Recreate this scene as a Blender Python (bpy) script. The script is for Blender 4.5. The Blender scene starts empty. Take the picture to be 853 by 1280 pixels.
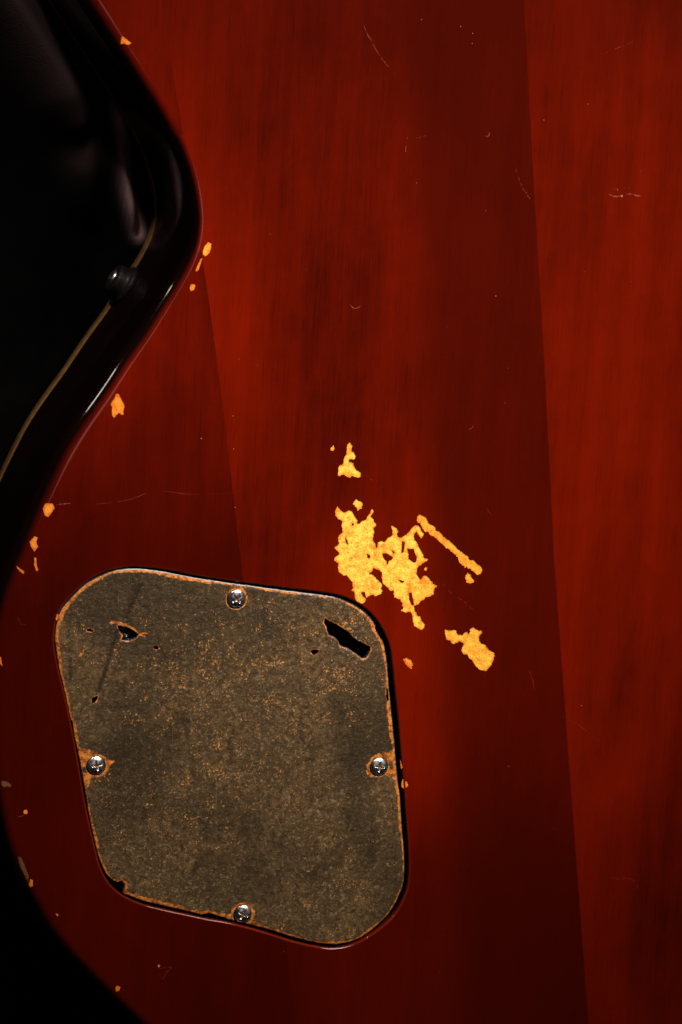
import bpy, math, random
import numpy as np
from mathutils import Vector, Matrix
from mathutils.geometry import delaunay_2d_cdt
random.seed(7); rng = np.random.default_rng(7)
C = bpy.context.scene
col = C.collection

# ------------------------------------------------------------------ camera, world, light
W0, H0 = 853.0, 1280.0                       # size of the photograph
DIST = 1.0
TAN_X, TAN_Y = 0.325, 0.200                  # how far the view leans over the guitar's edge
cam_dir = Vector((-TAN_X, TAN_Y, 1)).normalized()
cam_pos = cam_dir * DIST
fwd = -cam_dir
up = (Vector((0, 1, 0)) - fwd * fwd.y).normalized()
right = fwd.cross(up).normalized()
FRAME_H = 0.328                              # metres seen top to bottom at the aim point
cam = bpy.data.cameras.new('camera'); camo = bpy.data.objects.new('camera', cam); col.objects.link(camo)
camo.matrix_world = Matrix(((right.x, up.x, -fwd.x, cam_pos.x), (right.y, up.y, -fwd.y, cam_pos.y),
                            (right.z, up.z, -fwd.z, cam_pos.z), (0, 0, 0, 1)))
cam.sensor_fit = 'VERTICAL'; cam.sensor_height = 36; cam.lens = 36 * DIST / FRAME_H
cam.clip_start = 0.05; cam.clip_end = 20
cam.dof.use_dof = True; cam.dof.focus_distance = DIST; cam.dof.aperture_fstop = 14
C.camera = camo

w = bpy.data.worlds.new('World'); C.world = w; w.use_nodes = True
bg = w.node_tree.nodes['Background']; bg.inputs[0].default_value = (0.9, 0.8, 0.75, 1); bg.inputs[1].default_value = 0.004

def area(name, loc, target, size, power, color, sy=None, spread=180):
    l = bpy.data.lights.new(name, 'AREA'); o = bpy.data.objects.new(name, l); col.objects.link(o)
    l.shape = 'RECTANGLE' if sy else 'SQUARE'; l.size = size
    if sy: l.size_y = sy
    l.energy = power; l.color = color; l.spread = math.radians(spread)
    o.location = loc
    o.rotation_euler = (Vector(target) - Vector(loc)).to_track_quat('-Z', 'Y').to_euler()
    return o
area('key_softbox', (0.20, 0.39, 0.32), (0.045, 0.045, 0), 0.34, 0.74, (1.0, 0.94, 0.86), 0.30, 46)
area('overhead_softbox', (-0.10, 0.04, 1.02), (-0.10, 0.04, 0), 0.19, 0.13, (1.0, 0.62, 0.58), 0.17)
area('backdrop_fill', (-0.27, 0.62, 0.30), (-0.10, 0.13, -0.05), 0.04, 0.10, (1.0, 0.85, 0.80), 0.04, 30)
area('side_strip', (-0.78, 0.56, 0.19), (-0.08, 0.03, -0.01), 0.012, 0.09, (1.0, 0.9, 0.72), 0.14)

vs = C.view_settings; vs.view_transform = 'Standard'; vs.look = 'None'; vs.exposure = 0; vs.gamma = 1
try: vs.use_curve_mapping = False
except Exception: pass

# ------------------------------------------------------------------ measuring helpers
def at(px, py, z=0.0):
    """where the sight line through a photograph pixel meets the level z (metres)"""
    k = FRAME_H / H0 / DIST
    d = fwd + right * ((px - W0/2) * k) - up * ((py - H0/2) * k)
    t = (z - cam_pos.z) / d.z
    p = cam_pos + d * t
    return (p.x, p.y)
def AT(pts, z=0.0): return np.array([at(x, y, z) for x, y in pts])
def Z(x0, y0, s, pts): return [(x0 + u/s, y0 + v/s) for u, v in pts]
PX = FRAME_H / H0                            # about one photograph pixel, in metres

def catmull(P, n, closed=True):
    P = np.asarray(P, float); N = len(P); out = []
    rngk = range(N if closed else N-1)
    for i in rngk:
        if closed: p0, p1, p2, p3 = P[i-1], P[i], P[(i+1) % N], P[(i+2) % N]
        else: p0, p1, p2, p3 = P[max(i-1, 0)], P[i], P[i+1], P[min(i+2, N-1)]
        for j in range(n):
            t = j/n
            out.append(.5*((2*p1)+(-p0+p2)*t+(2*p0-5*p1+4*p2-p3)*t*t+(-p0+3*p1-3*p2+p3)*t**3))
    return np.array(out)
def resample(P, step):
    P = np.asarray(P); Q = np.vstack([P, P[:1]]); L = np.r_[0, np.cumsum(np.linalg.norm(np.diff(Q, axis=0), axis=1))]
    n = max(6, int(L[-1]/step)); s = np.linspace(0, L[-1], n, endpoint=False)
    return np.c_[np.interp(s, L, Q[:, 0]), np.interp(s, L, Q[:, 1])]
def area2(P): x, y = P[:, 0], P[:, 1]; return np.sum(x*np.roll(y, -1)-np.roll(x, -1)*y)
def ccw(P): return P if area2(P) > 0 else P[::-1]
def normals_out(P):                          # outward normals of a ccw loop
    t = np.roll(P, -1, 0) - np.roll(P, 1, 0); t /= np.linalg.norm(t, axis=1)[:, None]+1e-12
    return np.c_[t[:, 1], -t[:, 0]]
def rough(P, step, amp, rounds=1.0):         # ragged outline: finer points pushed in and out
    P = ccw(resample(P, step)); n = len(P); N = normals_out(P)
    f = np.zeros(n)
    for k, a in ((2, .5), (5, .35), (11, .25)):
        m = max(4, n//k); v = rng.normal(size=m); xs = np.linspace(0, m, n, endpoint=False)
        f += a*np.interp(xs, np.arange(m+1), np.r_[v, v[:1]])
    return P + N*(f*amp)[:, None]
def inside(P, X):                            # X (n,2) in polygon P
    x, y = X[:, 0], X[:, 1]; r = np.zeros(len(X), bool)
    a = P; b = np.roll(P, -1, 0)
    for (x1, y1), (x2, y2) in zip(a, b):
        if y1 == y2: continue
        c = (y1 > y) != (y2 > y)
        r ^= c & (x < (x2-x1)*(y-y1)/(y2-y1)+x1)
    return r
def dist_loop(P, X, closed=True):            # distance of points X to a polyline
    a = P if closed else P[:-1]; b = np.roll(P, -1, 0) if closed else P[1:]
    best = np.full(len(X), 1e9)
    for p, q in zip(a, b):
        d = q-p; L = d@d+1e-18
        t = np.clip(((X-p)@d)/L, 0, 1)
        e = X-(p+t[:, None]*d); best = np.minimum(best, (e*e).sum(1))
    return np.sqrt(best)

# ------------------------------------------------------------------ mesh helpers
def mesh_obj(name, verts, faces, mat, parent=None, base=(0, 0, 0), smooth=False, vn=None, attrs=None, mats=None, mi=None):
    v = np.asarray(verts, float) - np.array(base)
    me = bpy.data.meshes.new(name); me.from_pydata([tuple(p) for p in v], [], [tuple(int(i) for i in f) for f in faces])
    me.update()
    for m in (mats or [mat]): me.materials.append(m)
    if mi is not None:
        for p, k in zip(me.polygons, mi): p.material_index = k
    if smooth or vn is not None:
        me.polygons.foreach_set('use_smooth', [True]*len(me.polygons))
    if vn is not None: me.normals_split_custom_set_from_vertices([tuple(n) for n in vn])
    for k, a in (attrs or {}).items():
        at_ = me.attributes.new(k, 'FLOAT', 'POINT'); at_.data.foreach_set('value', np.asarray(a, np.float32))
    o = bpy.data.objects.new(name, me); col.objects.link(o)
    if parent: o.parent = parent
    return o
def cdt(points, loops):
    """triangulate points plus closed loops; returns verts, triangles (ccw)"""
    P = [Vector((float(x)*1000, float(y)*1000)) for x, y in points]; E = []
    for L in loops:
        s = len(P); P += [Vector((float(x)*1000, float(y)*1000)) for x, y in L]
        n = len(L); E += [(s+i, s+(i+1) % n) for i in range(n)]
    V, _, F, *_r = delaunay_2d_cdt(P, E, [], 0, 1e-5)
    V = np.array([(v.x, v.y) for v in V])/1000; F = np.array([tuple(f) for f in F])
    a, b, c = V[F[:, 0]], V[F[:, 1]], V[F[:, 2]]
    ar = (b[:, 0]-a[:, 0])*(c[:, 1]-a[:, 1])-(b[:, 1]-a[:, 1])*(c[:, 0]-a[:, 0])
    F[ar < 0] = F[ar < 0][:, ::-1]
    return V, F[np.abs(ar) > 1e-13]
def compact(V, F):
    u, inv = np.unique(F.ravel(), return_inverse=True); return V[u], inv.reshape(F.shape), u
def boundary(F):                             # directed edges used once
    S = {}
    for f in F:
        for i in range(3): S[(f[i], f[(i+1) % 3])] = 1
    return [e for e in S if (e[1], e[0]) not in S]

# ------------------------------------------------------------------ materials
def mat(name):
    m = bpy.data.materials.new(name); m.use_nodes = True
    return m, m.node_tree, m.node_tree.nodes['Principled BSDF']
class N:
    """short hand for node graphs"""
    def __init__(s, nt): s.nt = nt
    def n(s, t, **k):
        nd = s.nt.nodes.new(t)
        for a, v in k.items(): setattr(nd, a, v)
        return nd
    def l(s, a, b): s.nt.links.new(a, b)
    def obj(s): return s.n('ShaderNodeTexCoord').outputs['Object']
    def mapping(s, vec, scale=(1, 1, 1), rot=(0, 0, 0), loc=(0, 0, 0)):
        m = s.n('ShaderNodeMapping'); m.inputs['Scale'].default_value = scale; m.inputs['Rotation'].default_value = rot
        m.inputs['Location'].default_value = loc; s.l(vec, m.inputs[0]); return m.outputs[0]
    def noise(s, vec, scale, detail=4, rough=.55, dist=0):
        t = s.n('ShaderNodeTexNoise'); t.inputs['Scale'].default_value = scale; t.inputs['Detail'].default_value = detail
        t.inputs['Roughness'].default_value = rough; t.inputs['Distortion'].default_value = dist
        s.l(vec, t.inputs['Vector']); return t.outputs['Fac']
    def val(s, sock, x):
        if hasattr(x, 'node'): s.l(x, sock)
        else: sock.default_value = x
    def m(s, op, a, b=0.0, c=None):
        t = s.n('ShaderNodeMath', operation=op); s.val(t.inputs[0], a); s.val(t.inputs[1], b)
        if c is not None: s.val(t.inputs[2], c)
        return t.outputs[0]
    def rng(s, x, a, b, lo=0., hi=1., smooth=True):
        t = s.n('ShaderNodeMapRange', interpolation_type='SMOOTHSTEP' if smooth else 'LINEAR')
        for i, v in enumerate((x, a, b, lo, hi)): s.val(t.inputs[i], v)
        return t.outputs[0]
    def mix(s, f, a, b):
        t = s.n('ShaderNodeMix', data_type='RGBA'); s.val(t.inputs[0], f)
        for i, v in ((6, a), (7, b)):
            if hasattr(v, 'node'): s.l(v, t.inputs[i])
            else: t.inputs[i].default_value = (*v, 1)
        return t.outputs[2]
    def attr(s, nm): return s.n('ShaderNodeAttribute', attribute_name=nm).outputs['Fac']
    def bump(s, h, strength, dist, nrm=None):
        b = s.n('ShaderNodeBump'); b.inputs['Strength'].default_value = strength; b.inputs['Distance'].default_value = dist
        s.l(h, b.inputs['Height'])
        if nrm: s.l(nrm, b.inputs['Normal'])
        return b.outputs[0]

GRAIN = math.radians(-3.6)
def lacquer(name, light, dark, seed=0.0, band=None, fade=None):
    """translucent red lacquer over wood; band = (a, b) line offsets where darker wood runs"""
    m, nt, p = mat(name); g = N(nt); o = g.obj()
    v = g.mapping(o, rot=(0, 0, -GRAIN), loc=(seed, seed*.37, 0))
    streak = g.noise(g.mapping(v, (130, 2.2, 1)), 1, 5, .6)
    fine = g.noise(g.mapping(v, (900, 22, 1)), 1, 3, .6)
    cloud = g.noise(g.mapping(v, (14, 7, 1)), 1, 3, .5)
    fig = g.noise(g.mapping(v, (75, 26, 1)), 1, 4, .6, .8)
    blot = g.noise(g.mapping(v, (11, 6, 1), loc=(3, 1, 0)), 1, 2, .5, .4)
    f = g.m('ADD', g.m('MULTIPLY', g.rng(streak, .3, .7), .20), g.m('MULTIPLY', g.rng(cloud, .32, .66), .36))
    f = g.m('ADD', f, g.m('MULTIPLY', g.rng(fig, .3, .7), .14))
    f = g.m('ADD', f, g.m('MULTIPLY', g.rng(blot, .38, .64), .34))
    f = g.m('ADD', f, g.m('MULTIPLY', fine, .06))
    mott = g.noise(g.mapping(v, (1, .7, 1)), 210, 4, .6)
    f = g.m('ADD', f, g.m('MULTIPLY', g.m('SUBTRACT', mott, .5), .30))
    pores = g.noise(g.mapping(v, (2600, 55, 1)), 1, 2, .5)
    f = g.m('SUBTRACT', f, g.rng(pores, .54, .68, 0, .17))
    if fade:  # board tone along y, with light falloff painted in
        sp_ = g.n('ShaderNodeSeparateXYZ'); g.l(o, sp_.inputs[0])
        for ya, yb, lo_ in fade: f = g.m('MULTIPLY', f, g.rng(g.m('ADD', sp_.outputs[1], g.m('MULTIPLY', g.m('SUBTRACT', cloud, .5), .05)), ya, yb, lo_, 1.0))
    if band:
        sep = g.n('ShaderNodeSeparateXYZ'); g.l(o, sep.inputs[0])
        (x0, y0), (x1, y1) = band
        # signed distance across the grain from the line where the darker wood starts
        dx = g.m('SUBTRACT', sep.outputs[0], g.m('MULTIPLY_ADD', sep.outputs[1], (x1-x0)/(y1-y0), x0-y0*(x1-x0)/(y1-y0)))
        dx = g.m('ADD', dx, g.m('MULTIPLY', g.m('SUBTRACT', streak, .5), .016))
        bf = g.rng(dx, -.008, .010)
        f = g.m('MULTIPLY', f, g.m('SUBTRACT', 1.0, g.m('MULTIPLY', bf, .66)))
    c = g.mix(f, dark, light)
    e = g.attr('edge')                       # shade of the rounded outer edge, painted into the lacquer colour
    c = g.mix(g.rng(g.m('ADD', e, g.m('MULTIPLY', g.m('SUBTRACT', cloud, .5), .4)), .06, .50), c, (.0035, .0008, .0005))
    g.l(c, p.inputs['Base Color'])
    p.inputs['Roughness'].default_value = .42; p.inputs['Specular IOR Level'].default_value = .02
    p.inputs['Coat Weight'].default_value = 1.0; p.inputs['Coat Roughness'].default_value = .045; p.inputs['Coat IOR'].default_value = 1.5
    ck = g.noise(g.mapping(v, (1, 1, 1)), 260, 3, .5)
    lump = g.noise(v, 45, 2, .5)
    g.l(g.bump(g.m('ADD', g.m('MULTIPLY', ck, .25), lump), .05, .0006), p.inputs['Coat Normal'])
    return m
LIGHT = (.186, .0066, .0002); DARK = (.038, .0017, .0001)
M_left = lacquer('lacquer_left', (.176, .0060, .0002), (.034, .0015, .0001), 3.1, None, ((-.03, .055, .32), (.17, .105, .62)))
pA, pB = at(500, 0), at(556, 1000)
pA = np.array(pA); pB = np.array(pB)
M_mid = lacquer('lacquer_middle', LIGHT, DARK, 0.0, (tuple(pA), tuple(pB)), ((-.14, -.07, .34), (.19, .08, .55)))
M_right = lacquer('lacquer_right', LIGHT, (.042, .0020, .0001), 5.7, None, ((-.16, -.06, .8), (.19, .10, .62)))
M_rim = lacquer('lacquer_rim', (.16, .012, .002), (.06, .004, .001), 1.3)

def simple(name, colr, rough_, metal=0., spec=.5, coat=0.):
    m, nt, p = mat(name); g = N(nt); o = g.obj()
    f = g.noise(o, 400, 4, .6)
    g.l(g.mix(g.rng(f, .3, .7), tuple(c*.75 for c in colr), tuple(min(1, c*1.2) for c in colr)), p.inputs['Base Color'])
    g.l(g.rng(g.noise(o, 900, 3), .3, .7, rough_*.75, min(1, rough_*1.3)), p.inputs['Roughness'])
    p.inputs['Metallic'].default_value = metal; p.inputs['Specular IOR Level'].default_value = spec
    p.inputs['Coat Weight'].default_value = coat
    return m
def bare(name, hi, lo):
    m, nt, p = mat(name); g = N(nt); o = g.obj()
    v = g.mapping(o, rot=(0, 0, -GRAIN))
    d = g.attr('edge')                       # metres in from the broken lacquer edge
    n1 = g.noise(v, 650, 5, .65); n2 = g.noise(g.mapping(v, (1500, 160, 1)), 1, 3, .6); n3 = g.noise(v, 1700, 2, .5)
    f = g.m('ADD', g.rng(d, .0, .00085, -.1, .38), g.m('MULTIPLY', g.rng(g.noise(v, 380, 6, .72), .38, .60), .62))
    f = g.m('SUBTRACT', f, g.rng(g.noise(g.mapping(v, (1, .5, 1), loc=(4, 2, 0)), 190, 3, .6), .54, .66, 0, .30))
    f = g.m('ADD', f, g.m('MULTIPLY', g.m('SUBTRACT', n2, .5), .5))
    f = g.m('SUBTRACT', f, g.rng(n3, .56, .68, 0, .55))
    g.l(g.mix(f, lo, hi), p.inputs['Base Color'])
    p.inputs['Roughness'].default_value = .6; p.inputs['Specular IOR Level'].default_value = .3
    g.l(g.bump(g.m('ADD', n1, n2), .5, .0003), p.inputs['Normal'])
    return m
M_bare = bare('bare_wood', (1.0, .68, .080), (.84, .22, .008))
M_bare_c = bare('bare_wood_amber', (.98, .45, .035), (.80, .20, .010))
M_bare_e = bare('bare_wood_gold', (1.0, .55, .05), (.80, .22, .010))
M_bare_o = bare('bare_wood_orange', (.98, .33, .022), (.66, .13, .006))
M_bare_d = bare('bare_wood_dirty', (.22, .085, .025), (.10, .03, .01))
M_scr = simple('scratch_pale', (.24, .05, .03), .5, 0, .1)
M_scr_faint = simple('scratch_faint', (.175, .012, .004), .5, 0, .1)
M_dust = simple('dust_specks', (.34, .14, .09), .6)
M_chrome = simple('chrome', (.92, .94, .96), .27, 1.0)
M_rust = simple('rusty_slot', (.22, .08, .02), .5, .6)
M_blackplastic = simple('black_plastic', (.02, .022, .024), .22, 0, .6)
M_cavity = simple('cavity_paint', (.006, .007, .008), .35)
M_blackmetal = simple('black_metal', (.006, .004, .004), .5, 0, .15)
M_binding = simple('aged_binding', (.13, .066, .020), .35, 0, .5, .4)
M_green = simple('green_fleck', (.12, .22, .01), .6)

# cover plate
M_cover, nt, p = mat('worn_cover_plate'); g = N(nt); o = g.obj()
wear = g.attr('wear'); dens = g.attr('speck'); dark = g.attr('smudge')
n_f = g.noise(o, 1500, 4, .7); n_m = g.noise(o, 420, 4, .65); n_l = g.noise(o, 60, 4, .55); n_x = g.noise(o, 2600, 2, .6)
basec = g.mix(g.rng(n_m, .32, .68), (.050, .0260, .0085), (.144, .081, .030))
basec = g.mix(g.rng(n_l, .38, .64, 0, .7), basec, (.060, .036, .0150))
v2 = g.mapping(o, scale=(1, 1, 1), loc=(2, 5, 1))
n_t = g.noise(v2, 1150, 5, .75)
basec = g.mix(g.rng(n_t, .50, .68, 0, .75), basec, (.225, .138, .066))
basec = g.mix(g.rng(g.noise(g.mapping(o, loc=(7, 3, 2)), 820, 3, .6), .56, .68, 0, .7), basec, (.26, .18, .105))
basec = g.mix(g.rng(g.noise(g.mapping(o, loc=(1, 8, 2)), 24, 3, .6), .44, .62, 0, .62), basec, (.026, .017, .0075))
basec = g.mix(g.rng(n_x, .56, .70, 0, .6), basec, (.012, .009, .004))
mod = g.m('ADD', n_f, g.m('MULTIPLY', g.m('SUBTRACT', g.noise(o, 210, 3, .6), .5), .45))
mod = g.m('ADD', mod, g.m('MULTIPLY', dens, .16))
fleck = g.rng(mod, .655, .715)
orange = g.mix(g.rng(g.noise(v2, 1900, 2, .6), .38, .62), (.36, .13, .03), (1.0, .46, .12))
c1 = g.mix(g.m('MULTIPLY', fleck, .85), basec, orange)
smear = g.noise(g.mapping(o, (150, 45, 1), rot=(0, 0, .5)), 1, 4, .6)
c1 = g.mix(g.rng(smear, .56, .72, 0, .5), c1, (.022, .014, .007))
hair = g.noise(g.mapping(o, (1400, 26, 1), rot=(0, 0, -.9)), 1, 2, .5)
c1 = g.mix(g.rng(hair, .66, .74, 0, .28), c1, (.20, .13, .07))
c1 = g.mix(g.m('MULTIPLY', dark, .92), c1, (.020, .012, .006))
wf = g.rng(g.m('ADD', wear, g.m('MULTIPLY', g.m('SUBTRACT', g.noise(o, 620, 5, .7), .5), 1.9)), .42, .66)
wc = g.mix(g.rng(g.noise(o, 800, 5, .65), .34, .62), (.16, .042, .006), (.74, .24, .038))
c2 = g.mix(wf, c1, wc)
g.l(c2, p.inputs['Base Color'])
g.l(g.rng(n_t, .3, .7, .26, .5), p.inputs['Roughness']); p.inputs['Specular IOR Level'].default_value = .45
hh = g.m('ADD', g.m('MULTIPLY', n_m, .8), g.m('MULTIPLY', n_f, .5))
hh = g.m('SUBTRACT', hh, g.m('MULTIPLY', g.m('ADD', fleck, dark), .3))
g.l(g.bump(hh, .8, .0005), p.inputs['Normal'])

# cloth
M_cloth, nt, p = mat('black_cloth'); g = N(nt); o = g.obj()
g.l(g.mix(g.rng(g.noise(o, 30, 4), .3, .7), (.0010, .0009, .0009), (.0020, .0018, .0018)), p.inputs['Base Color'])
fold_light = g.attr('fold_light'); g.l(g.mix(fold_light, g.mix(g.rng(g.noise(o, 30, 4), .3, .7), (.0010, .0009, .0009), (.0020, .0018, .0018)), (.80, .52, .50)), p.inputs['Base Color'])  # light caught by the folds, painted pale into the black cloth
p.inputs['Roughness'].default_value = .95; p.inputs['Specular IOR Level'].default_value = .0
p.inputs['Sheen Weight'].default_value = .0; p.inputs['Sheen Roughness'].default_value = .5
p.inputs['Sheen Tint'].default_value = (.9, .6, .6, 1)
g.l(g.bump(g.noise(o, 1500, 2), .4, .0005), p.inputs['Normal'])

# ------------------------------------------------------------------ outlines (measured on the photograph)
flat_px = [(128, 0), (158, 48), (190, 98), (222, 150), (243, 198), (254, 245), (257, 280), (251.5, 315), (239, 343), (218, 378.5),
 (190, 424), (165, 459), (141, 498), (116, 533), (91.5, 572), (73, 612), (55, 650), (41, 684), (27, 718), (14, 750), (7, 778), (3, 810),
 (1.5, 860), (2, 925), (9, 991), (23, 1057), (47, 1109), (77, 1162), (128, 1218), (190, 1277), (300, 1370), (440, 1436), (640, 1470),
 (850, 1440), (1000, 1370), (1110, 1277), (1215, 1160), (1270, 1020), (1285, 880), (1262, 750), (1200, 620), (1135, 500), (1095, 400),
 (1085, 290), (1110, 160), (1140, 20), (1125, -130), (1050, -270), (930, -360), (800, -395), (640, -405), (480, -400), (330, -385),
 (180, -335), (90, -250), (68, -150), (90, -65)]
flat = ccw(resample(catmull(AT(flat_px), 8), .0016))
for _ in range(14): flat = (np.roll(flat, 1, 0)+2*flat+np.roll(flat, -1, 0))/4
ZB = -.0500                                   # depth of the body (front face)
ZI = -.0440                                   # where the binding starts
def RF(y): return np.interp(y, [-.10, -.03, .01, .095, .13, .18], [.0056, .0060, .0062, .0036, .0052, .0060])   # rounding of the back edge
nrm = normals_out(flat)
R = RF(flat[:, 1])
for _ in range(16): nrm = (nrm+np.roll(nrm, 1, 0)+np.roll(nrm, -1, 0)); nrm /= np.linalg.norm(nrm, axis=1)[:, None]

recess_px = [(66, 795), (69, 772), (76, 757), (89, 742), (104, 728), (119, 718.5), (137, 711), (155, 707.5), (173, 706.5), (210, 710.5), (246, 717.5),
 (285, 723.5), (322, 728.5), (358, 733), (395, 737.5), (422, 742), (444, 750), (464, 764), (477, 780), (486, 797), (490.5, 812), (493, 832),
 (496, 862), (499, 890), (502, 922), (504.5, 952), (507, 982), (509, 1010), (511, 1035), (513, 1066), (513, 1094), (509, 1117), (497, 1141),
 (481, 1158), (459, 1174), (438, 1184), (415, 1187.5), (391, 1184.5), (362, 1177.5), (334, 1168.5), (306, 1160.5), (280, 1154.5), (259, 1151),
 (231, 1145), (201, 1138.5), (178, 1132.5), (160, 1125), (147, 1117), (135, 1105), (125, 1088), (119, 1068), (113, 1043), (107, 1015),
 (101.5, 985), (96.5, 955), (91, 925), (85, 895), (77.5, 862), (70.5, 833), (66.5, 810)]
recess = ccw(resample(catmull(AT(recess_px), 5), .0009))
ZC = -.00045                                  # top of the cover plate
cover_px = [(69.7, 795.5), (73, 774), (79, 760), (91.6, 746), (105.7, 732), (119.8, 723.4), (137, 716), (153, 712.5), (172.5, 712), (200, 715),
 (245.7, 723.5), (285, 729.5), (322, 734.5), (358.5, 739.5), (395, 744), (419.5, 748), (440, 756), (455, 765.5), (467, 779), (475, 795), (480.5, 810), (483.5, 830),
 (486, 860), (488.5, 886), (492, 920), (494.5, 950), (497, 978), (499.5, 993), (502, 1032), (504.8, 1066), (504.8, 1094), (501, 1113),
 (490, 1135.5), (476, 1152), (456, 1168.5), (437, 1177), (415, 1179.5), (392.5, 1177), (364, 1170), (336, 1161), (308, 1154),
 (280, 1147.5), (260.7, 1144.5), (232.5, 1138), (202, 1131), (178.6, 1125), (162, 1119), (155, 1116), (157, 1107), (152, 1101), (145.6, 1102), (134.4, 1093), (127, 1078),
 (121, 1059), (115.6, 1035), (111, 1010.6), (107, 986), (103.4, 965.6), (99.7, 945), (94.5, 922), (89.6, 900), (85, 880), (81, 861), (74.5, 833), (70.8, 808)]
cover = ccw(resample(catmull(AT(cover_px, ZC), 4), .0004))

# places where the lacquer is broken down to bare wood
A_ = Z(410, 620, 9.14, [(115,98),(140,140),(195,183),(240,155),(275,165),(310,215),(338,260),(345,308),(370,305),(400,272),(440,262),(462,225),(482,200),(495,160),(515,140),(528,155),(520,190),(500,225),(530,260),(545,300),(560,312),(550,345),(530,370),(545,400),(528,440),(525,500),(550,540),(560,590),(590,530),(620,510),(640,515),(660,540),(660,640),(625,655),(640,700),(680,740),(680,840),(640,850),(605,845),(575,835),(570,800),(535,800),(515,765),(510,790),(528,810),(525,850),(480,880),(520,890),(560,930),(600,970),(630,1010),(628,1040),(610,1050),(632,1065),(628,1110),(600,1130),(540,1145),(515,1125),(490,1135),(440,1170),(430,1205),(400,1230),(370,1225),(330,1205),(305,1150),(305,1100),(285,1080),(262,1085),(290,1050),(275,990),(255,950),(215,905),(175,912),(130,870),(118,820),(125,775),(80,740),(78,705),(110,675),(135,665),(115,635),(78,598),(85,570),(130,550),(118,470),(145,425),(165,410),(158,350),(160,290),(115,260),(88,220),(90,165)])
Ah = [Z(410, 620, 9.14, q) for q in ([(390,1100),(425,1095),(430,1130),(440,1165),(410,1140)], [(280,312),(302,316),(290,338)], [(203,470),(225,510),(237,552),(213,525)], [(455,660),(485,680),(480,705),(460,690)])]
B_ = Z(460, 640, 8.53, [(100,375),(120,320),(150,302),(185,312),(215,270),(268,248),(262,200),(250,145),(275,140),(310,160),(330,200),(322,250),(360,272),(420,230),(460,180),(500,145),(530,130),(560,150),(580,195),(605,225),(585,275),(565,280),(540,240),(520,205),(495,235),(495,285),(530,310),(560,380),(595,440),(605,490),(635,488),(652,500),(625,530),(600,535),(570,565),(540,580),(525,600),(530,660),(560,710),(580,705),(590,675),(625,668),(660,700),(700,755),(730,775),(762,770),(720,810),(708,870),(670,900),(625,910),(600,940),(575,945),(540,985),(500,1000),(512,1050),(540,1095),(568,1105),(580,1150),(610,1190),(608,1235),(580,1260),(550,1250),(500,1215),(480,1160),(470,1090),(465,1072),(350,1065),(355,1045),(382,1020),(365,990),(370,975),(350,935),(290,910),(280,870),(275,840),(240,845),(205,800),(165,765),(145,710),(150,650),(130,620),(100,615),(60,600),(20,540),(60,420)])
Bh = [Z(460, 640, 8.53, q) for q in ([(160,440),(200,440),(240,465),(270,480),(260,505),(225,515),(215,555),(205,520),(170,480)], [(370,315),(395,320),(390,380),(380,425),(365,425),(370,370)], [(425,395),(490,395),(500,440),(525,480),(515,530),(490,530),(440,490),(440,440)], [(445,860),(470,860),(490,960),(495,990),(475,985),(450,930)], [(260,405),(292,430),(280,437)], [(340,725),(390,738),(375,752)])]
C_ = Z(510, 635, 8.53, [(100,90),(125,60),(190,95),(240,165),(290,190),(305,235),(345,245),(380,295),(440,335),(510,400),(560,450),(640,510),(670,550),(705,545),(740,590),(790,625),(805,665),(780,705),(740,718),(710,680),(680,665),(665,640),(650,655),(625,630),(605,655),(600,620),(545,580),(535,525),(480,480),(430,435),(405,430),(350,370),(290,310),(250,300),(215,255),(185,260),(150,205),(130,170),(100,160)])
D_ = Z(510, 635, 8.53, [(640,688),(670,700),(700,760),(718,780),(690,800),(660,812),(620,795),(615,730)])
D2 = Z(460, 640, 8.53, [(600,600),(640,570),(645,590),(625,635),(605,620)])
E_ = Z(550, 775, 10.66, [(70,120),(95,125),(150,130),(205,115),(225,130),(245,185),(310,198),(330,170),(370,150),(385,180),(400,150),(405,115),(450,88),(475,95),(490,120),(530,135),(560,125),(575,155),(545,195),(525,225),(530,270),(560,310),(620,318),(635,350),(670,400),(735,430),(740,465),(715,555),(690,600),(655,640),(630,683),(590,672),(530,660),(470,600),(420,530),(385,500),(365,468),(325,460),(290,405),(295,370),(320,320),(300,295),(260,278),(235,295),(180,320),(155,305),(140,270),(100,262),(85,235),(68,180)])
F_ = Z(405, 545, 12.8, [(400,95),(435,88),(450,125),(465,135),(455,235),(500,265),(525,315),(510,365),(480,385),(445,365),(410,375),(420,400),(465,405),(485,440),(495,495),(525,550),(570,560),(610,605),(595,645),(555,668),(500,650),(455,635),(425,660),(365,655),(345,625),(290,625),(245,645),(230,620),(235,490),(260,460),(305,450),(325,400),(335,340),(360,290),(370,200),(385,130)])
G_ = Z(405, 545, 12.8, [(160,125),(182,185),(170,225),(140,238),(110,225),(115,195),(140,165)])
H_ = Z(405, 545, 12.8, [(530,1000),(565,1030),(600,1035),(635,1085),(615,1165),(585,1160),(545,1205),(530,1150),(470,1090),(480,1055)])
I_ = Z(380, 530, 3.281, [(405,965),(420,955),(440,962),(453,985),(445,1005),(425,995)])
J_ = Z(280, 920, 3.554, [(793,193),(815,200),(822,222),(800,235),(790,225)])
K_ = Z(740, 220, 10.66, [(415,235),(430,245),(425,265),(395,285),(390,270)])
K2 = Z(740, 220, 10.66, [(345,168),(360,172),(350,190),(328,190)])
chips = [('A', A_, Ah, M_bare), ('A', B_, Bh, M_bare), ('C', C_, [], M_bare_c), ('D', D_, [], M_bare_c), ('D2', D2, [], M_bare), ('E', E_, [], M_bare_e),
         ('F', F_, [], M_bare), ('G', G_, [], M_bare), ('H', H_, [], M_bare), ('I', I_, [], M_bare_o), ('J', J_, [], M_bare_o), ('K', K_, [], M_bare_o), ('K2', K2, [], M_bare_o)]
chipP = []
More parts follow.
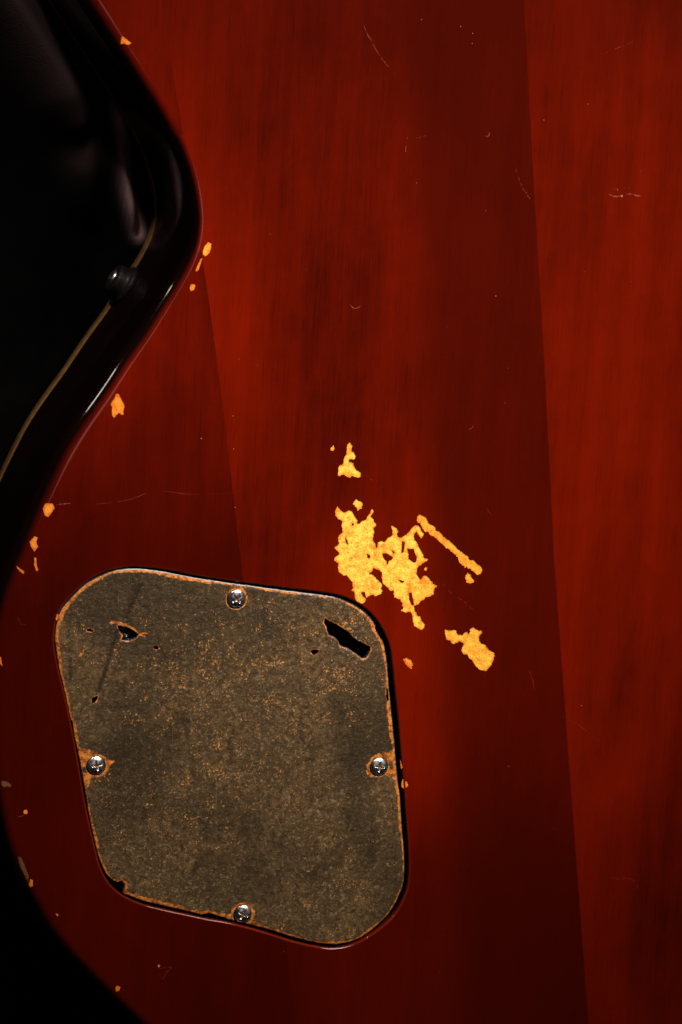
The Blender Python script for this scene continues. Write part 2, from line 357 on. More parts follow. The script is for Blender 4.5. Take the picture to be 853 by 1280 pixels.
for k, P, hs, mt in chips:
    P = rough(AT(P), PX*.65, PX*.62)
    hs = [rough(AT(h), PX*.9, PX*.25) for h in hs]
    chipP.append((k, P, hs, mt))

# ------------------------------------------------------------------ guitar
root = bpy.data.objects.new('electric_guitar', None); col.objects.link(root); root.location = (0, 0, ZB)
root['label'] = 'worn red lacquered electric guitar body seen from the back, with scratched brown cover plate'
root['category'] = 'guitar'
BASE = (0, 0, ZB)

def band(Pa, Pb, za, zb):                    # quads between two rings
    n = len(Pa); v = np.vstack([np.c_[Pa, np.full(n, za)], np.c_[Pb, np.full(n, zb)]])
    f = [(i, i+n, (i+1) % n+n, (i+1) % n) for i in range(n)]
    return v, f
outer = flat + nrm*R[:, None]
# body: the front slab, its sides and the lower part of the back's side wall
n = len(outer); zs = [-.0300, ZI]
v = [np.c_[outer, np.full(n, z)] for z in (-.0200, ZI)]
v = np.vstack(v); f = [(i, i+n, (i+1) % n+n, (i+1) % n) for i in range(n)]
Vc, Fc = cdt([], [outer]); keep = inside(outer, Vc[Fc].mean(1)); Vc, Fc, _ = compact(Vc, Fc[keep])
M_side, nt, p = mat('side_lacquer_shaded'); g = N(nt); o_ = g.obj()  # red finish painted near black: the side wall's shade is in the colour
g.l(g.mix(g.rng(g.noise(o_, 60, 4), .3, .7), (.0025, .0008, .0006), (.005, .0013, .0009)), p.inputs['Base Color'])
p.inputs['Roughness'].default_value = .4; p.inputs['Specular IOR Level'].default_value = .1
p.inputs['Coat Weight'].default_value = .5; p.inputs['Coat Roughness'].default_value = .09
g.l(g.bump(g.noise(o_, 70, 3), .25, .0008), p.inputs['Coat Normal'])
s = len(v); v = np.vstack([v, np.c_[Vc, np.full(len(Vc), ZB+.0006)]]); f += [tuple(s+i for i in t[::-1]) for t in Fc]
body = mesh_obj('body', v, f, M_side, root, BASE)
# binding: a pale strip let into the front edge, a hair proud, with a rounded outer edge
rings = [(0, ZI), (.00025, ZI-.0003), (.00025, ZB+.0012), (-.0004, ZB+.0003), (-.0012, ZB)]
v = []; f = []; vn = []
for off, z in rings:
    v.append(np.c_[outer+nrm*off, np.full(n, z)])
v = np.vstack(v)
for k in range(len(rings)-1): f += [(k*n+i, (k+1)*n+i, (k+1)*n+(i+1) % n, k*n+(i+1) % n) for i in range(n)]
mesh_obj('binding', v, f, M_binding, body, BASE, smooth=True)

# back: three glued boards, cut from one triangulation with the chips and the cavity left open
def seam(pts, lo=-900, hi=2000):
    P = AT(pts); d0 = P[1]-P[0]; d1 = P[-1]-P[-2]
    P = np.vstack([P[0]-d0/np.linalg.norm(d0)*.4, P, P[-1]+d1/np.linalg.norm(d1)*.4]); return P
seam1 = seam([(226, 150), (262, 380), (283, 540), (303, 715), (330, 930), (368, 1270)])
seam2 = seam([(655, 0), (668, 240), (680, 440), (693, 700), (712, 960), (730, 1200)])
def seam_x(S, y):                            # seams run downwards: y decreasing
    return np.interp(-y, -S[:, 1], S[:, 0])
tri_loops = [flat, recess]+[q for _, P, hs, _ in chipP for q in [P]+hs]
# seam points are added as loops that run down and back a hair apart, which makes the joint line exact
def open_loop(S, eps):
    m = 160; ys = np.linspace(S[0, 1], S[-1, 1], m); P = np.c_[seam_x(S, ys), ys]
    P = P[inside(flat, P)]; return np.vstack([P+[-eps, 0], (P+[eps, 0])[::-1]])
JW = .00006
s1, s2 = open_loop(seam1, JW), open_loop(seam2, JW)
V, F = cdt([], tri_loops+[s1, s2])
cen = V[F].mean(1)
onback = inside(flat, cen) & ~inside(recess, cen)
chip_id = np.full(len(F), -1)
for i, (k, P, hs, mt) in enumerate(chipP):
    q = inside(P, cen)
    for h in hs: q &= ~inside(h, cen)
    chip_id[q] = i
# holes of one patch that another overlapping patch covers stay broken through
lac = onback & (chip_id < 0)
dx1 = cen[:, 0]-seam_x(seam1, cen[:, 1]); dx2 = cen[:, 0]-seam_x(seam2, cen[:, 1])
board_of = np.where(dx1 < 0, 0, np.where(dx2 < 0, 1, 2))
# ring of the rounded edge belongs to whichever board it borders
steps = 9
ring_board = np.where(flat[:, 0] < seam_x(seam1, flat[:, 1]), 0, np.where(flat[:, 0] < seam_x(seam2, flat[:, 1]), 1, 2))
th = np.linspace(0, math.pi/2, steps)
boards = []
for b, mt in enumerate((M_left, M_mid, M_right)):
    Vb, Fb, _ = compact(V, F[lac & (board_of == b)])
    v = [np.c_[Vb, np.zeros(len(Vb))]]; vn = [np.tile([0, 0, 1.], (len(Vb), 1))]; ed = [np.zeros(len(Vb))]
    f = [tuple(t) for t in Fb]; s = len(Vb)
    for k, t in enumerate(list(th)+[None]):
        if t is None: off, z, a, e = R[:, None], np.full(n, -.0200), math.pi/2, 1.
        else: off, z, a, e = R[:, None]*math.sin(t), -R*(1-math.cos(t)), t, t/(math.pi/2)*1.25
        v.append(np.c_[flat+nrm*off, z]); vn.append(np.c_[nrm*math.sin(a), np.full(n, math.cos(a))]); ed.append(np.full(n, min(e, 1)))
    for k in range(steps):
        for i in np.nonzero(ring_board == b)[0]:
            j = (i+1) % n; f.append((s+k*n+i, s+(k+1)*n+i, s+(k+1)*n+j, s+k*n+j))
    v = np.vstack(v); vn = np.vstack(vn); ed = np.concatenate(ed)
    fl = [list(x) for x in f]; used = np.unique(np.concatenate([np.array(x) for x in fl])); mp = np.full(len(v), -1); mp[used] = np.arange(len(used))
    f = [tuple(mp[i] for i in x) for x in fl]
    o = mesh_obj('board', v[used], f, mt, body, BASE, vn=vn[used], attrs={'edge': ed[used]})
    boards.append(o)
boards[1]['label'] = 'middle board with dark red grain along its right side'
boards[0]['label'] = 'left board round the cover plate and the waist'
boards[2]['label'] = 'lighter right board'

# bare wood floors a quarter of a millimetre down, with the broken lacquer walls
DEEP = .00028
groups = {}
for i, (k, *_r) in enumerate(chipP): groups.setdefault(k, []).append(i)
for k, ids in groups.items():
    sel = onback & np.isin(chip_id, ids)
    if not sel.any(): continue
    Fs = F[sel]; be = boundary(Fs)
    Bp = np.array([V[a] for a, b in be]); Bq = np.array([V[b] for a, b in be])
    # refine with interior points
    lo, hi = V[Fs].reshape(-1, 2).min(0), V[Fs].reshape(-1, 2).max(0)
    gx = np.arange(lo[0], hi[0], PX*1.3); gy = np.arange(lo[1], hi[1], PX*1.3)
    G = np.array([(x, y) for x in gx for y in gy])+rng.normal(size=(len(gx)*len(gy), 2))*PX*.25
    inn = np.zeros(len(G), bool)
    for i in ids:
        q = inside(chipP[i][1], G)
        for h in chipP[i][2]: q &= ~inside(h, G)
        inn |= q
    G = G[inn]
    lps = [q for i in ids for q in [chipP[i][1]]+chipP[i][2]]
    V2, F2 = cdt(G, lps); c2 = V2[F2].mean(1); q2 = np.zeros(len(F2), bool)
    for i in ids:
        q = inside(chipP[i][1], c2)
        for h in chipP[i][2]: q &= ~inside(h, c2)
        q2 |= q
    V2, F2, _ = compact(V2, F2[q2])
    def dseg(X):
        best = np.full(len(X), 1e9)
        for p_, q_ in zip(Bp, Bq):
            d = q_-p_; t = np.clip(((X-p_)@d)/(d@d+1e-18), 0, 1); e = X-(p_+t[:, None]*d); best = np.minimum(best, (e*e).sum(1))
        return np.sqrt(best)
    d = dseg(V2)
    zz = -DEEP + rng.normal(size=len(V2))*.00002
    v = np.c_[V2, zz]; f = [tuple(t) for t in F2]; mi = [0]*len(f); s = len(v); w_ = []
    for a, b in be:
        w_ += [(*V[a], 0), (*V[b], 0), (*V[b], -DEEP-.0001), (*V[a], -DEEP-.0001)]; f.append((s, s+1, s+2, s+3)); s += 4; mi.append(1)
    v = np.vstack([v, np.array(w_)]); ed = np.r_[d, np.zeros(len(w_))]
    mesh_obj('bare_wood_patch', v, f, None, body, BASE, attrs={'edge': ed}, mats=[chipP[ids[0]][3], M_bare_d], mi=mi)

# small chips and dings on and near the rounded edge: thin skins that follow the surface
KD = flat
def surf(X, lift=.00006):
    ins = inside(flat, X); d = dist_loop(flat, X); Rx = RF(X[:, 1]); d = np.where(ins, 0, np.minimum(d, Rx*.999))
    z = -Rx+np.sqrt(Rx*Rx-d*d)
    return z+lift
def skin(name, pts, mt, parent, lift=.00006, amp=.25, z0=0.):
    P = AT(pts, z0); P = rough(P, PX*.8, PX*amp)
    lo, hi = P.min(0), P.max(0); gx = np.arange(lo[0], hi[0], PX*1.2); gy = np.arange(lo[1], hi[1], PX*1.2)
    G = np.array([(x, y) for x in gx for y in gy]); G = G[inside(P, G)] if len(G) else G
    V2, F2 = cdt(G, [P]); q = inside(P, V2[F2].mean(1)); V2, F2, _ = compact(V2, F2[q])
    if len(F2) == 0: return
    return mesh_obj(name, np.c_[V2, surf(V2, lift)], F2, mt, parent, BASE, attrs={'edge': dist_loop(P, V2)})
E = []
E += [(Z(120, 20, 4.573, [(150,115),(165,125),(203,155),(190,165),(165,158),(142,160)]), M_bare_o)]
E += [(Z(220, 280, 12.19, q), M_bare_c) for q in ([(490,275),(540,300),(530,380),(510,445),(450,490),(415,470),(412,410),(440,340)],)]
E += [(Z(220, 280, 12.19, q), M_bare_o) for q in ([(405,520),(385,580),(360,650),(345,700),(312,724),(298,705),(322,660),(346,600),(375,535)], [(260,915),(295,925),(290,975),(265,1015),(225,1020),(210,985),(225,930)])]
E += [(Z(120, 480, 14.2, [(380,170),(410,185),(440,260),(490,340),(508,400),(490,470),(492,530),(465,550),(405,510),(360,560),(320,600),(290,560),(285,480),(290,410),(260,370),(290,310),(330,250),(350,190)]), M_bare_o)]
E += [(Z(0, 580, 4.265, q), M_bare_o) for q in ([(245,210),(280,210),(292,235),(275,260),(260,285),(240,275),(230,240)], [(185,385),(200,390),(195,420),(205,440),(185,468),(165,440),(160,415)], [(183,500),(195,500),(196,535),(205,565),(195,572),(184,540)], [(90,545),(130,572),(128,587),(113,577),(93,558)])]
E += [(Z(0, 740, 10.67, [(0,850),(15,880),(25,950),(40,1000),(15,965),(0,960)]), M_bare_o)]
E += [(Z(0, 960, 8, [(15,130),(45,128),(80,140),(115,170),(105,190),(70,185),(40,192),(10,170)]), M_bare_d),
      (Z(0, 960, 8, [(240,425),(265,415),(280,440),(270,465),(245,460),(235,445)]), M_bare_o),
      (Z(0, 960, 8, [(180,890),(210,890),(250,970),(290,1080),(285,1150),(250,1080),(200,980)]), M_bare_d),
      (Z(0, 960, 8, [(305,1110),(330,1125),(330,1180),(310,1195),(290,1170)]), M_bare_o)]
E += [(Z(50, 1120, 4.74, q), M_bare_o) for q in ([(93,103),(112,108),(105,122)], [(455,530),(478,538),(472,560),(452,566),(448,545)], [(698,406),(714,410),(705,426)])]
E += [(Z(60, 690, 5.687, [(60,450),(72,440),(78,452),(66,490),(55,475)]), M_bare_o), (Z(280, 920, 3.554, [(782,100),(790,125),(793,142),(787,146)]), M_bare_o)]
for q, mt in E: skin('lacquer_chip', q, mt, body)

# hairline scratches and dings in the lacquer
def scratch(pts, wpx, mt, broken=.0):
    P = AT(catmull(np.array(pts, float), 6, False)); v = []; f = []
    m = len(P)
    for i in range(m-1):
        if random.random() < broken: continue
        a, b = P[i], P[i+1]; t = (b-a)/np.linalg.norm(b-a); nn = np.array([-t[1], t[0]])
        wa = wpx*PX*.5*(.35+random.random()*.9)*min(1, 4*(i+.3)/m, 4*(m-i)/m)
        wb = wa*(.7+.5*random.random()); s = len(v)
        v += [(*(a+nn*wa),), (*(b+nn*wb),), (*(b-nn*wb),), (*(a-nn*wa),)]; f.append((s+3, s+2, s+1, s))
    v = np.array(v); v = np.c_[v, surf(v, .00005)]
    mesh_obj('scratch', v, f, mt, body, BASE)
SC = [([(453, 29), (457, 38), (463, 48), (470, 62), (478, 74), (486, 84), (495, 94)], 1.5, M_scr_faint, .1),
 ([(455, 32), (459, 42), (464, 51)], 1.0, M_scr, .2), ([(510, 169), (508, 180), (507, 191)], 1.3, M_scr, .2), ([(512, 172), (524, 172), (536, 168)], .8, M_scr_faint, .3),
 ([(607, 169), (609, 171), (612, 168), (611, 165)], 1.2, M_scr, 0),
 ([(760, 242), (766, 245), (773, 245.5), (777, 244)], 1.6, M_scr, 0), ([(782, 243), (789, 242.5), (796, 244.5), (803, 245)], 1.5, M_scr, .1),
 ([(764, 237), (780, 235), (795, 237)], .8, M_scr_faint, .2), ([(437, 380), (442, 385), (447, 385), (451, 382)], 1.3, M_scr, 0),
 ([(69, 631), (78, 630), (90, 629)], 1.3, M_scr, .2), ([(90, 629), (120, 630), (160, 625), (195, 614), (240, 618), (300, 616)], .9, M_scr_faint, .35),
 ([(700, 894), (712, 900), (726, 908), (740, 920), (752, 928)], 1.2, M_scr_faint, .2), ([(660, 835), (666, 850), (668, 864)], 1.2, M_scr_faint, .1),
 ([(752, 68), (772, 60), (794, 51)], 1.0, M_scr_faint, .2), ([(641, 200), (646, 215), (652, 232), (661, 248)], .9, M_scr_faint, .35),
 ([(656, 236), (659, 243), (664, 250)], 1.0, M_scr, .5), ([(761, 1096), (772, 1099), (786, 1098), (795, 1104), (799, 1116)], 1.3, M_scr_faint, .1),
 ([(586, 537), (590, 535), (592, 532)], 1.0, M_scr, .1), ([(609, 634), (611, 640), (615, 643)], 1.0, M_scr_faint, 0),
 ([(455, 588), (462, 598), (474, 603)], 1.2, M_scr_faint, .2), ([(550, 725), (565, 742), (580, 752), (600, 770)], .9, M_scr_faint, .3),
 ([(22, 770), (26, 780), (33, 781)], .9, M_scr_faint, .2), ([(197, 1212), (204, 1210), (214, 1209), (208, 1216), (203, 1224), (199, 1214)], 1.1, M_scr_faint, .1),
 ([(22, 1021), (27, 1020.5), (30, 1018)], 1.0, M_scr, 0),
 ]
for a in SC: scratch(*a)
v = []; f = []
spots = [(527, 24.5), (576, 33), (591, 41.5), (590.5, 54.5), (291.5, 520), (292, 561), (294, 634), (252, 548), (680, 150), (735, 130), (620, 370), (727, 882), (636, 958)]
for _ in range(40): spots.append((random.uniform(260, 850), random.uniform(5, 1270)))
for i, (x, y) in enumerate(spots):
    c = np.array(at(x, y)); r = PX*(.7 if i < 13 else random.uniform(.18, .42)); k = 5; s = len(v); a0 = random.random()*6
    if inside(recess, c[None])[0]: continue
    v += [(c[0]+r*math.cos(a0+2*math.pi*j/k)*random.uniform(.6, 1.2), c[1]+r*math.sin(a0+2*math.pi*j/k)*random.uniform(.6, 1.2), .00004) for j in range(k)]
    f.append(tuple(range(s, s+k)))
o = mesh_obj('dust', v, f, M_dust, body, BASE); o['kind'] = 'stuff'

# cavity: rounded lip, walls, dark floor
rn = normals_out(recess)
for _ in range(3): rn = rn+np.roll(rn, 1, 0)+np.roll(rn, -1, 0); rn /= np.linalg.norm(rn, axis=1)[:, None]
m_ = len(recess); RL = .0006; v = []; vn = []; ed = []
prof = [(-RL*math.sin(t), -RL*(1-math.cos(t)), t) for t in np.linspace(0, math.pi/2, 6)]+[(-RL, -.0016, math.pi/2)]
for off, z, t in prof:
    v.append(np.c_[recess+rn*off, np.full(m_, z)]); vn.append(np.c_[-rn*math.sin(t), np.full(m_, math.cos(t))])
v = np.vstack(v); vn = np.vstack(vn); f = []
for k in range(len(prof)-1): f += [(k*m_+i, k*m_+(i+1) % m_, (k+1)*m_+(i+1) % m_, (k+1)*m_+i) for i in range(m_)]
mesh_obj('cavity_lip', v, f, M_rim, body, BASE, vn=vn, attrs={'edge': np.zeros(len(v))})
wall = recess-rn*RL
v = np.vstack([np.c_[wall, np.full(m_, -.0016)], np.c_[wall, np.full(m_, -.0150)]]); f = [(i, (i+1) % m_, (i+1) % m_+m_, i+m_) for i in range(m_)]
Vc, Fc = cdt([], [wall]); Vc, Fc, _ = compact(Vc, Fc[inside(wall, Vc[Fc].mean(1))])
s = len(v); v = np.vstack([v, np.c_[Vc, np.full(len(Vc), -.0150)]]); f += [tuple(s+i for i in t) for t in Fc]
mesh_obj('control_cavity', v, f, M_cavity, body, BASE)

c = np.array(at(159, 791, -.002)); gx = np.linspace(-.0045, .0045, 26); v = []; f = []
for a in gx:
    for b in gx: v.append((c[0]+a, c[1]+b, -.0027+.0007*math.sin(a*2300+1.5*math.sin(b*1500))*math.cos(b*1900+a*700)-.4*(abs(a)+abs(b))**2/.004*.3))
for i in range(25):
    for j in range(25): q = i*26+j; f.append((q, q+26, q+27, q+1))
mesh_obj('foil', v, f, M_blackplastic, body, BASE, smooth=True)

# ------------------------------------------------------------------ cover plate with its screws
screws_px = [(296.6, 748.7), (121.3, 957.0), (475.0, 958.5), (304.6, 1143.0)]
scr = [np.array(at(x, y, ZC+.0004)) for x, y in screws_px]
SR = .00292
def circ(c, r, k=40): a = np.linspace(0, 2*math.pi, k, endpoint=False); return np.c_[c[0]+r*np.cos(a), c[1]+r*np.sin(a)]
holes = [circ(c+np.array((-.0002, -.0002)), SR+.00028) for c in scr]
hp = [Z(380, 760, 8.53, [(232,105),(260,130),(300,150),(345,170),(390,200),(430,225),(480,255),(520,300),(560,330),(610,355),(660,385),(710,415),(715,450),(690,500),(665,535),(625,545),(585,515),(540,480),(490,445),(430,420),(385,400),(370,360),(345,330),(310,305),(270,290),(248,240),(240,200),(215,160)]),
      Z(380, 760, 8.53, [(68,465),(95,448),(150,442),(165,460),(140,490),(108,508)]),
      Z(100, 760, 7.108, [(330,155),(370,158),(430,172),(480,200),(525,235),(500,270),(440,298),(365,290),(385,245),(350,210)]),
      Z(100, 760, 7.108, [(60,185),(90,182),(128,205),(115,216),(65,208)]), Z(100, 760, 7.108, [(655,340),(690,335),(708,355),(685,375),(655,362)]),
      Z(100, 760, 7.108, [(108,800),(150,778),(165,788),(150,820),(130,845),(105,850)]),
      [(483.2, 861), (486.5, 859), (487.8, 876), (485, 877.5), (483, 872)]]
hp[-1] = [(483.0, 860.5), (485.5, 860.5), (486.3, 876), (484, 877), (483, 871)]
hpoly = [rough(AT(h, ZC), PX*.8, PX*(.35 if i == 0 else .18)) for i, h in enumerate(hp)]
# small bites out of the plate's edge
bites = [AT(q, ZC) for q in ([(469, 776), (480, 792), (484, 806), (476, 799), (469, 786)], [(84, 905), (91, 900), (93.5, 918), (90, 922)], [(240, 1146), (262, 1141), (285, 1148), (270, 1153), (250, 1152)])]
edge_line = rough(cover, .0004, PX*.22)
gx = np.arange(cover[:, 0].min(), cover[:, 0].max(), PX*2); gy = np.arange(cover[:, 1].min(), cover[:, 1].max(), PX*2)
G = np.array([(x, y) for x in gx for y in gy])+rng.normal(size=(len(gx)*len(gy), 2))*PX*.4
okg = inside(edge_line, G)
for h in holes+hpoly: okg &= ~inside(h, G)
G = G[okg]
V, F = cdt(G, [edge_line]+holes+hpoly+bites)
cc = V[F].mean(1); keep = inside(edge_line, cc)
for h in holes+hpoly+bites: keep &= ~inside(h, cc)
V, F, _ = compact(V, F[keep])
dE = dist_loop(edge_line[::2], V)
for b in bites: dE = np.minimum(dE, dist_loop(b, V))
def pxd(pts, closed=False): return dist_loop(AT(pts, ZC), V, closed)
def sm(x, a, b): t = np.clip((x-a)/(b-a), 0, 1); return t*t*(3-2*t)
ang = np.arctan2(V[:, 1]-V[:, 1].mean(), V[:, 0]-V[:, 0].mean())
bw = PX*(2.9+1.3*np.sin(ang*3+1)+1.0*np.sin(ang*11)+.6*np.sin(ang*37))              # width of the worn orange edge
wear = 1-sm(dE, bw*.45, bw*1.5)
wear = np.maximum(wear, .0)
for i, c in enumerate(scr): wear = np.maximum(wear, 1-sm(np.linalg.norm(V-c, axis=1), SR+PX*1.5, SR+PX*(4.2 if i else 4.5)))
tears = [Z(90, 930, 14.2, [(90,30),(190,80),(330,110),(450,170),(560,215),(640,290),(765,295),(690,370),(620,510),(500,600),(350,590),(300,782),(210,782)]),
         Z(445, 930, 14.2, [(690,90),(560,150),(380,180),(260,260),(185,420),(190,520),(300,590),(520,560),(620,580),(700,660),(760,700)]),
         Z(275, 1115, 14.2, [(0,430),(100,460),(180,420),(240,250),(420,170),(560,220),(640,400),(590,500),(480,600),(300,570),(0,520)]),
         ]
gaps = [Z(90, 930, 14.2, [(175,400),(260,400),(260,500),(200,510)]), Z(445, 930, 14.2, [(590,330),(660,300),(670,440),(600,440)])]
for t in tears:
    P = AT(t, ZC); d = dist_loop(P, V); q = inside(P, V); wear = np.maximum(wear, np.where(q, .55+.45*sm(d, 0, PX*2), .55*(1-sm(d, 0, PX*2))))
for t in gaps:
    P = AT(t, ZC); wear = np.where(inside(P, V), .2, wear)
for k, h in enumerate(hpoly):
    d = dist_loop(h, V); wear = np.maximum(wear, (.72 if k in (2, 4, 5) else .80 if k == 0 else .62)*(1-sm(d, PX*.6, PX*2.4)))
wear = np.maximum(wear, .95*(1-sm(pxd([(137, 778.5), (146, 777.5), (155, 780), (163, 784), (171, 790)]), PX*.8, PX*2.4)))
wear = np.maximum(wear, .9*(1-sm(np.minimum(pxd([(173, 792), (186, 792)]), pxd([(175, 795), (185, 795)])), PX*.5, PX*1.4)))
wear = np.maximum(wear, .8*(1-sm(pxd([(101, 819), (104, 814), (105.5, 809)]), PX*.7, PX*1.8)))
# density of fine flecks
def blob(x, y, r): c = np.array(at(x, y, ZC)); return np.exp(-(np.linalg.norm(V-c, axis=1)/(r*PX))**2)
sp = .30*blob(230, 830, 90)+.35*blob(330, 850, 95)+.7*blob(432, 778, 36)+.6*blob(425, 850, 26)+.6*blob(390, 815, 16)+.22*blob(220, 930, 90)+.2*blob(300, 980, 90)+.12*blob(380, 1080, 90)+.15*blob(180, 1050, 60)+.15*blob(450, 900, 40)
sp = sp*.55+.13
sp -= .5*blob(160, 945, 26)+.55*blob(325, 1112, 32)+.5*blob(440, 950, 26)+.6*blob(418, 815, 13)+.35*blob(345, 1060, 60)+.25*blob(120, 870, 35)+.2*blob(160, 740, 40)
smg = np.zeros(len(V))
for pts, wd, k in (([(177, 731), (168, 750), (158, 772)], 3.6, .9), ([(147, 790), (140, 812), (130, 845), (122, 866)], 3.8, .95), ([(87, 770), (87, 810), (88, 850)], 3.2, .5),
                   ([(262, 1065), (245, 1085), (228, 1112)], 5, .4), ([(372, 915), (381, 930)], 3, .7), ([(228, 1058), (226, 1066)], 2.6, .9), ([(470, 1065), (455, 1090)], 3, .3)):
    smg = np.maximum(smg, k*(1-sm(pxd(pts), PX*wd*.3, PX*wd)))
smg = np.maximum(smg, .45*blob(160, 945, 24)); smg = np.maximum(smg, .45*blob(325, 1108, 26)); smg = np.maximum(smg, .35*blob(440, 950, 26))
# gentle unevenness of the plate's face; edges of the holes sag a little
zz = ZC+.00006*np.sin(V[:, 0]*130+1)*np.sin(V[:, 1]*110)+rng.normal(size=len(V))*.000006 - smg*.00006
TH = .0016
zz -= .00016*(1-sm(dE, 0, PX*3))
for h in hpoly[:1]: zz -= .00022*(1-sm(dist_loop(h, V), 0, PX*3))
be = boundary(F)
nv = len(V); v = [tuple(x) for x in np.c_[V, zz]]; f = [tuple(t) for t in F]; mi = [0]*len(f)
be_out = {}
# each boundary point gets a bevelled skirt: dark core of the plate shows at the cut
bpts = sorted({a for e in be for a in e}); nx = {}
for a, b in be:
    d = V[b]-V[a]; d = d/(np.linalg.norm(d)+1e-12); nn = np.array([d[1], -d[0]])
    for q in (a, b): nx[q] = nx.get(q, np.zeros(2))+nn
dO = dist_loop(edge_line, V[bpts]); 
idx1 = {}; idx2 = {}; idx3 = {}
lipd = dict(zip(bpts, np.minimum(dist_loop(hpoly[0], V[bpts]), dist_loop(hpoly[2], V[bpts])) < 1e-5))
for q, do in zip(bpts, dO):
    nn = nx[q]/(np.linalg.norm(nx[q])+1e-9); out = do < 1e-5
    r1 = PX*1.9 if out else PX*(1.0 if lipd[q] else .25)
    idx1[q] = len(v); v.append((*(V[q]+nn*r1*.6), zz[q]-r1*.35)); idx2[q] = len(v); v.append((*(V[q]+nn*r1), zz[q]-r1*1.1)); idx3[q] = len(v); v.append((*(V[q]+nn*r1), ZC-TH))
for a, b in be:
    f += [(a, idx1[a], idx1[b], b), (idx1[a], idx2[a], idx2[b], idx1[b]), (idx2[a], idx3[a], idx3[b], idx2[b])]; mi += [1, 1, 1]
nvv = len(v)-nv
plate = mesh_obj('cover_plate', v, f, None, root, BASE, attrs={'wear': np.r_[wear, np.zeros(nvv)], 'speck': np.r_[sp, np.zeros(nvv)], 'smudge': np.r_[smg, np.zeros(nvv)]}, mats=[M_cover, M_blackplastic], mi=mi, smooth=True)
plate['label'] = 'scratched brown control cover plate with worn orange edge and two gouged holes'
v = []; f = []
for x, y, q in [(441, 789, 1.3), (445, 797, 1.6), (433, 813, 1.4), (429, 815, 1.2), (435, 819, 1.5), (415, 826, 1.5), (418, 829, 1.2), (406, 833, 1.1), (425, 822, .8), (449, 801, 1.0), (398, 812, .8), (452, 775, .8), (447, 769, .9), (420, 838, .8)]:
    cc_ = np.array(at(x, y, ZC)); s = len(v); k = 6
    for zq, sc in ((.00003, 1.0), (.00016, .55)):
        v += [(cc_[0]+PX*q*sc*math.cos(a)*random.uniform(.6, 1.3), cc_[1]+PX*q*sc*math.sin(a)*random.uniform(.6, 1.3), ZC+zq) for a in np.linspace(0, 2*math.pi, k, endpoint=False)]
    f += [(s+i, s+(i+1) % k, s+k+(i+1) % k, s+k+i) for i in range(k)]+[tuple(range(s+k, s+2*k))]
o = mesh_obj('crumbs', v, f, simple('grey_crumbs', (.26, .21, .15), .7), plate, BASE, smooth=True); o['kind'] = 'stuff'
# green fleck near the lower edge
c = np.array(at(240, 1126, ZC)); a = np.linspace(0, 6.28, 7)[:-1]
mesh_obj('fleck', np.c_[c[0]+PX*2.4*np.cos(a), c[1]+PX*1.3*np.sin(a)+PX*.4*np.cos(a*2), np.full(6, ZC+.00012)], [tuple(range(6))], M_green, plate, BASE)

def screw_head(c, rot, tilt, depth=.0):
    """domed head with a cross recess, built on a polar grid"""
    NR, NA = 30, 96; v = []; f = []; fm = []
    H = .0012
    def hz(x, y):
        r = math.hypot(x, y)/SR
        z = H*math.sqrt(max(0, 1-r*r*.93)) - H*.40
        u = abs(x)/SR; w_ = abs(y)/SR
        def arm(a, b):
            wd = .15-.06*min(1, a/.62)
            return max(0, min(1, (wd-b)/.05))*max(0, min(1, (.62-a)/.10))
        k = max(arm(u, w_), arm(w_, u)); k = max(k, max(0, min(1, (.24-r)/.08)))
        dep = .00085*(1-.5*min(1, r/.6))
        return z-k*dep, k
    v.append((0, 0, hz(0, 0)[0]))
    ks = [1]
    for i in range(1, NR+1):
        r = SR*(i/NR)
        for j in range(NA):
            a = 2*math.pi*j/NA; x, y = r*math.cos(a), r*math.sin(a); z, k = hz(x, y); v.append((x, y, z)); ks.append(k)
    for j in range(NA): v.append((SR*.97*math.cos(2*math.pi*j/NA), SR*.97*math.sin(2*math.pi*j/NA), -.0022)); ks.append(0)
    for j in range(NA): f.append((0, 1+j, 1+(j+1) % NA)); fm.append(1)
    for i in range(NR):
        for j in range(NA):
            q = (1+i*NA+j, 1+(i+1)*NA+j, 1+(i+1)*NA+(j+1) % NA, 1+i*NA+(j+1) % NA); f.append(q); fm.append(1 if min(ks[x] for x in q) > .75 else 0)
    me = mesh_obj('screw', v, f, None, plate, (0, 0, 0), smooth=True, mats=[M_chrome, M_rust], mi=fm)
    me.location = (c[0], c[1], ZC-ZB+.00005); me.rotation_euler = (tilt[0], tilt[1], rot)
    return me
for c, rot, tilt in zip(scr, (.62, .15, 1.35, 1.05), ((.05, -.04), (-.04, .05), (.03, .06), (-.06, -.04))): screw_head(c, rot, tilt)

# ------------------------------------------------------------------ strap button on the waist
def lathe(name, prof, mt, parent, k=40, cross=False):
    v = []; f = []
    for r, z in prof: v += [(r*math.cos(2*math.pi*j/k), r*math.sin(2*math.pi*j/k), z) for j in range(k)]
    for i in range(len(prof)-1): f += [(i*k+j, i*k+(j+1) % k, (i+1)*k+(j+1) % k, (i+1)*k+j) for j in range(k)]
    f.append(tuple(range((len(prof)-1)*k, len(prof)*k)))
    return mesh_obj(name, v, f, mt, parent, smooth=True)
zc = -.0415
c0 = np.array(at(155, 352, zc))
i0 = np.argmin(np.linalg.norm(outer-c0, axis=1)); b0 = outer[i0]; n0 = nrm[i0]
btn = lathe('strap_button', [(.0060, -.0015), (.0066, .0004), (.0066, .0016), (.0060, .0024), (.0053, .0030), (.0051, .0060), (.0050, .0078), (.0044, .0088), (.0034, .0092), (.0026, .0090)], M_blackmetal, root)
q = Vector((n0[0], n0[1], 0)).to_track_quat('Z', 'Y')
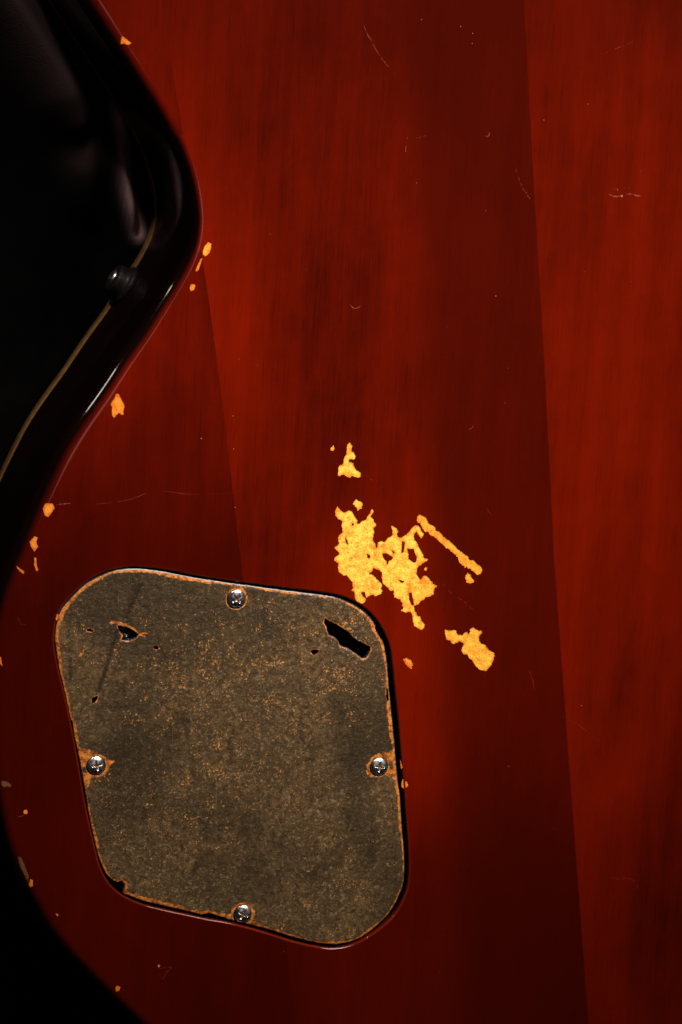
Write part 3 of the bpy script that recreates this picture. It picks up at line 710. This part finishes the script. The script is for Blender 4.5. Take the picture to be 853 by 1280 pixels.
btn.scale = (1.0, 1.0, .62); btn.location = (b0[0], b0[1], zc-ZB); btn.rotation_mode = 'QUATERNION'; btn.rotation_quaternion = q
btn['label'] = 'black strap button on the side at the waist'
sh = lathe('screw', [(.0026, .0085), (.0026, .0091), (.0022, .0099), (.0015, .0104), (.0009, .0103), (.0006, .0096)], M_chrome, btn, 32)

# ------------------------------------------------------------------ black cloth under and behind
def axis(lo, hi, a, b, nf, nc): return np.unique(np.r_[np.linspace(lo, a, nc), np.linspace(a, b, nf), np.linspace(b, hi, nc)])
xs = axis(-1.3, 1.3, -.14, -.02, 110, 45); ys = axis(-1.3, 1.3, 0, .20, 130, 45)
X, Y = np.meshgrid(xs, ys); P = np.c_[X.ravel(), Y.ravel()]
zf = np.full(len(P), 0.)
def fold(pts, h, wl, z=-.05):
    d = dist_loop(AT(catmull(np.array(pts, float), 5, False), z), P, False); return h*np.exp(-(d/wl)**2)
fold_light_v = fold([(140, 90), (148, 120), (152, 180), (160, 240), (178, 300)], 1, .0020)*.50 + .03*fold([(10, -10), (50, 60), (80, 95)], 1, .008)+.03*fold([(120, 70), (118, 130), (105, 200)], 1, .006)  # where the painted light lies on the folds
zf += fold([(120, 20), (148, 110), (152, 180), (160, 240), (178, 320), (190, 420)], .012, .0035)
zf += fold([(-30, -60), (30, 10), (75, 80), (90, 120)], .014, .012)
zf += fold([(95, 160), (112, 200), (108, 260)], .006, .006)
zf += .004*np.sin(P[:, 0]*31+P[:, 1]*12)*np.sin(P[:, 1]*22-P[:, 0]*9)+.0015*np.sin(P[:, 0]*80+1)*np.cos(P[:, 1]*65)
ins = inside(outer, P); dd = dist_loop(outer, P); far = np.where(ins, 0, sm(dd, .002, .010))
zf = zf*far
nx_, ny_ = len(xs), len(ys)
v = np.c_[P, zf-.0512-.004*far]
f = [(j*nx_+i, j*nx_+i+1, (j+1)*nx_+i+1, (j+1)*nx_+i) for j in range(ny_-1) for i in range(nx_-1)]
cl = mesh_obj('backdrop_cloth', v, f, M_cloth, smooth=True, attrs={'fold_light': np.clip(fold_light_v, 0, 1)}); cl['kind'] = 'structure'
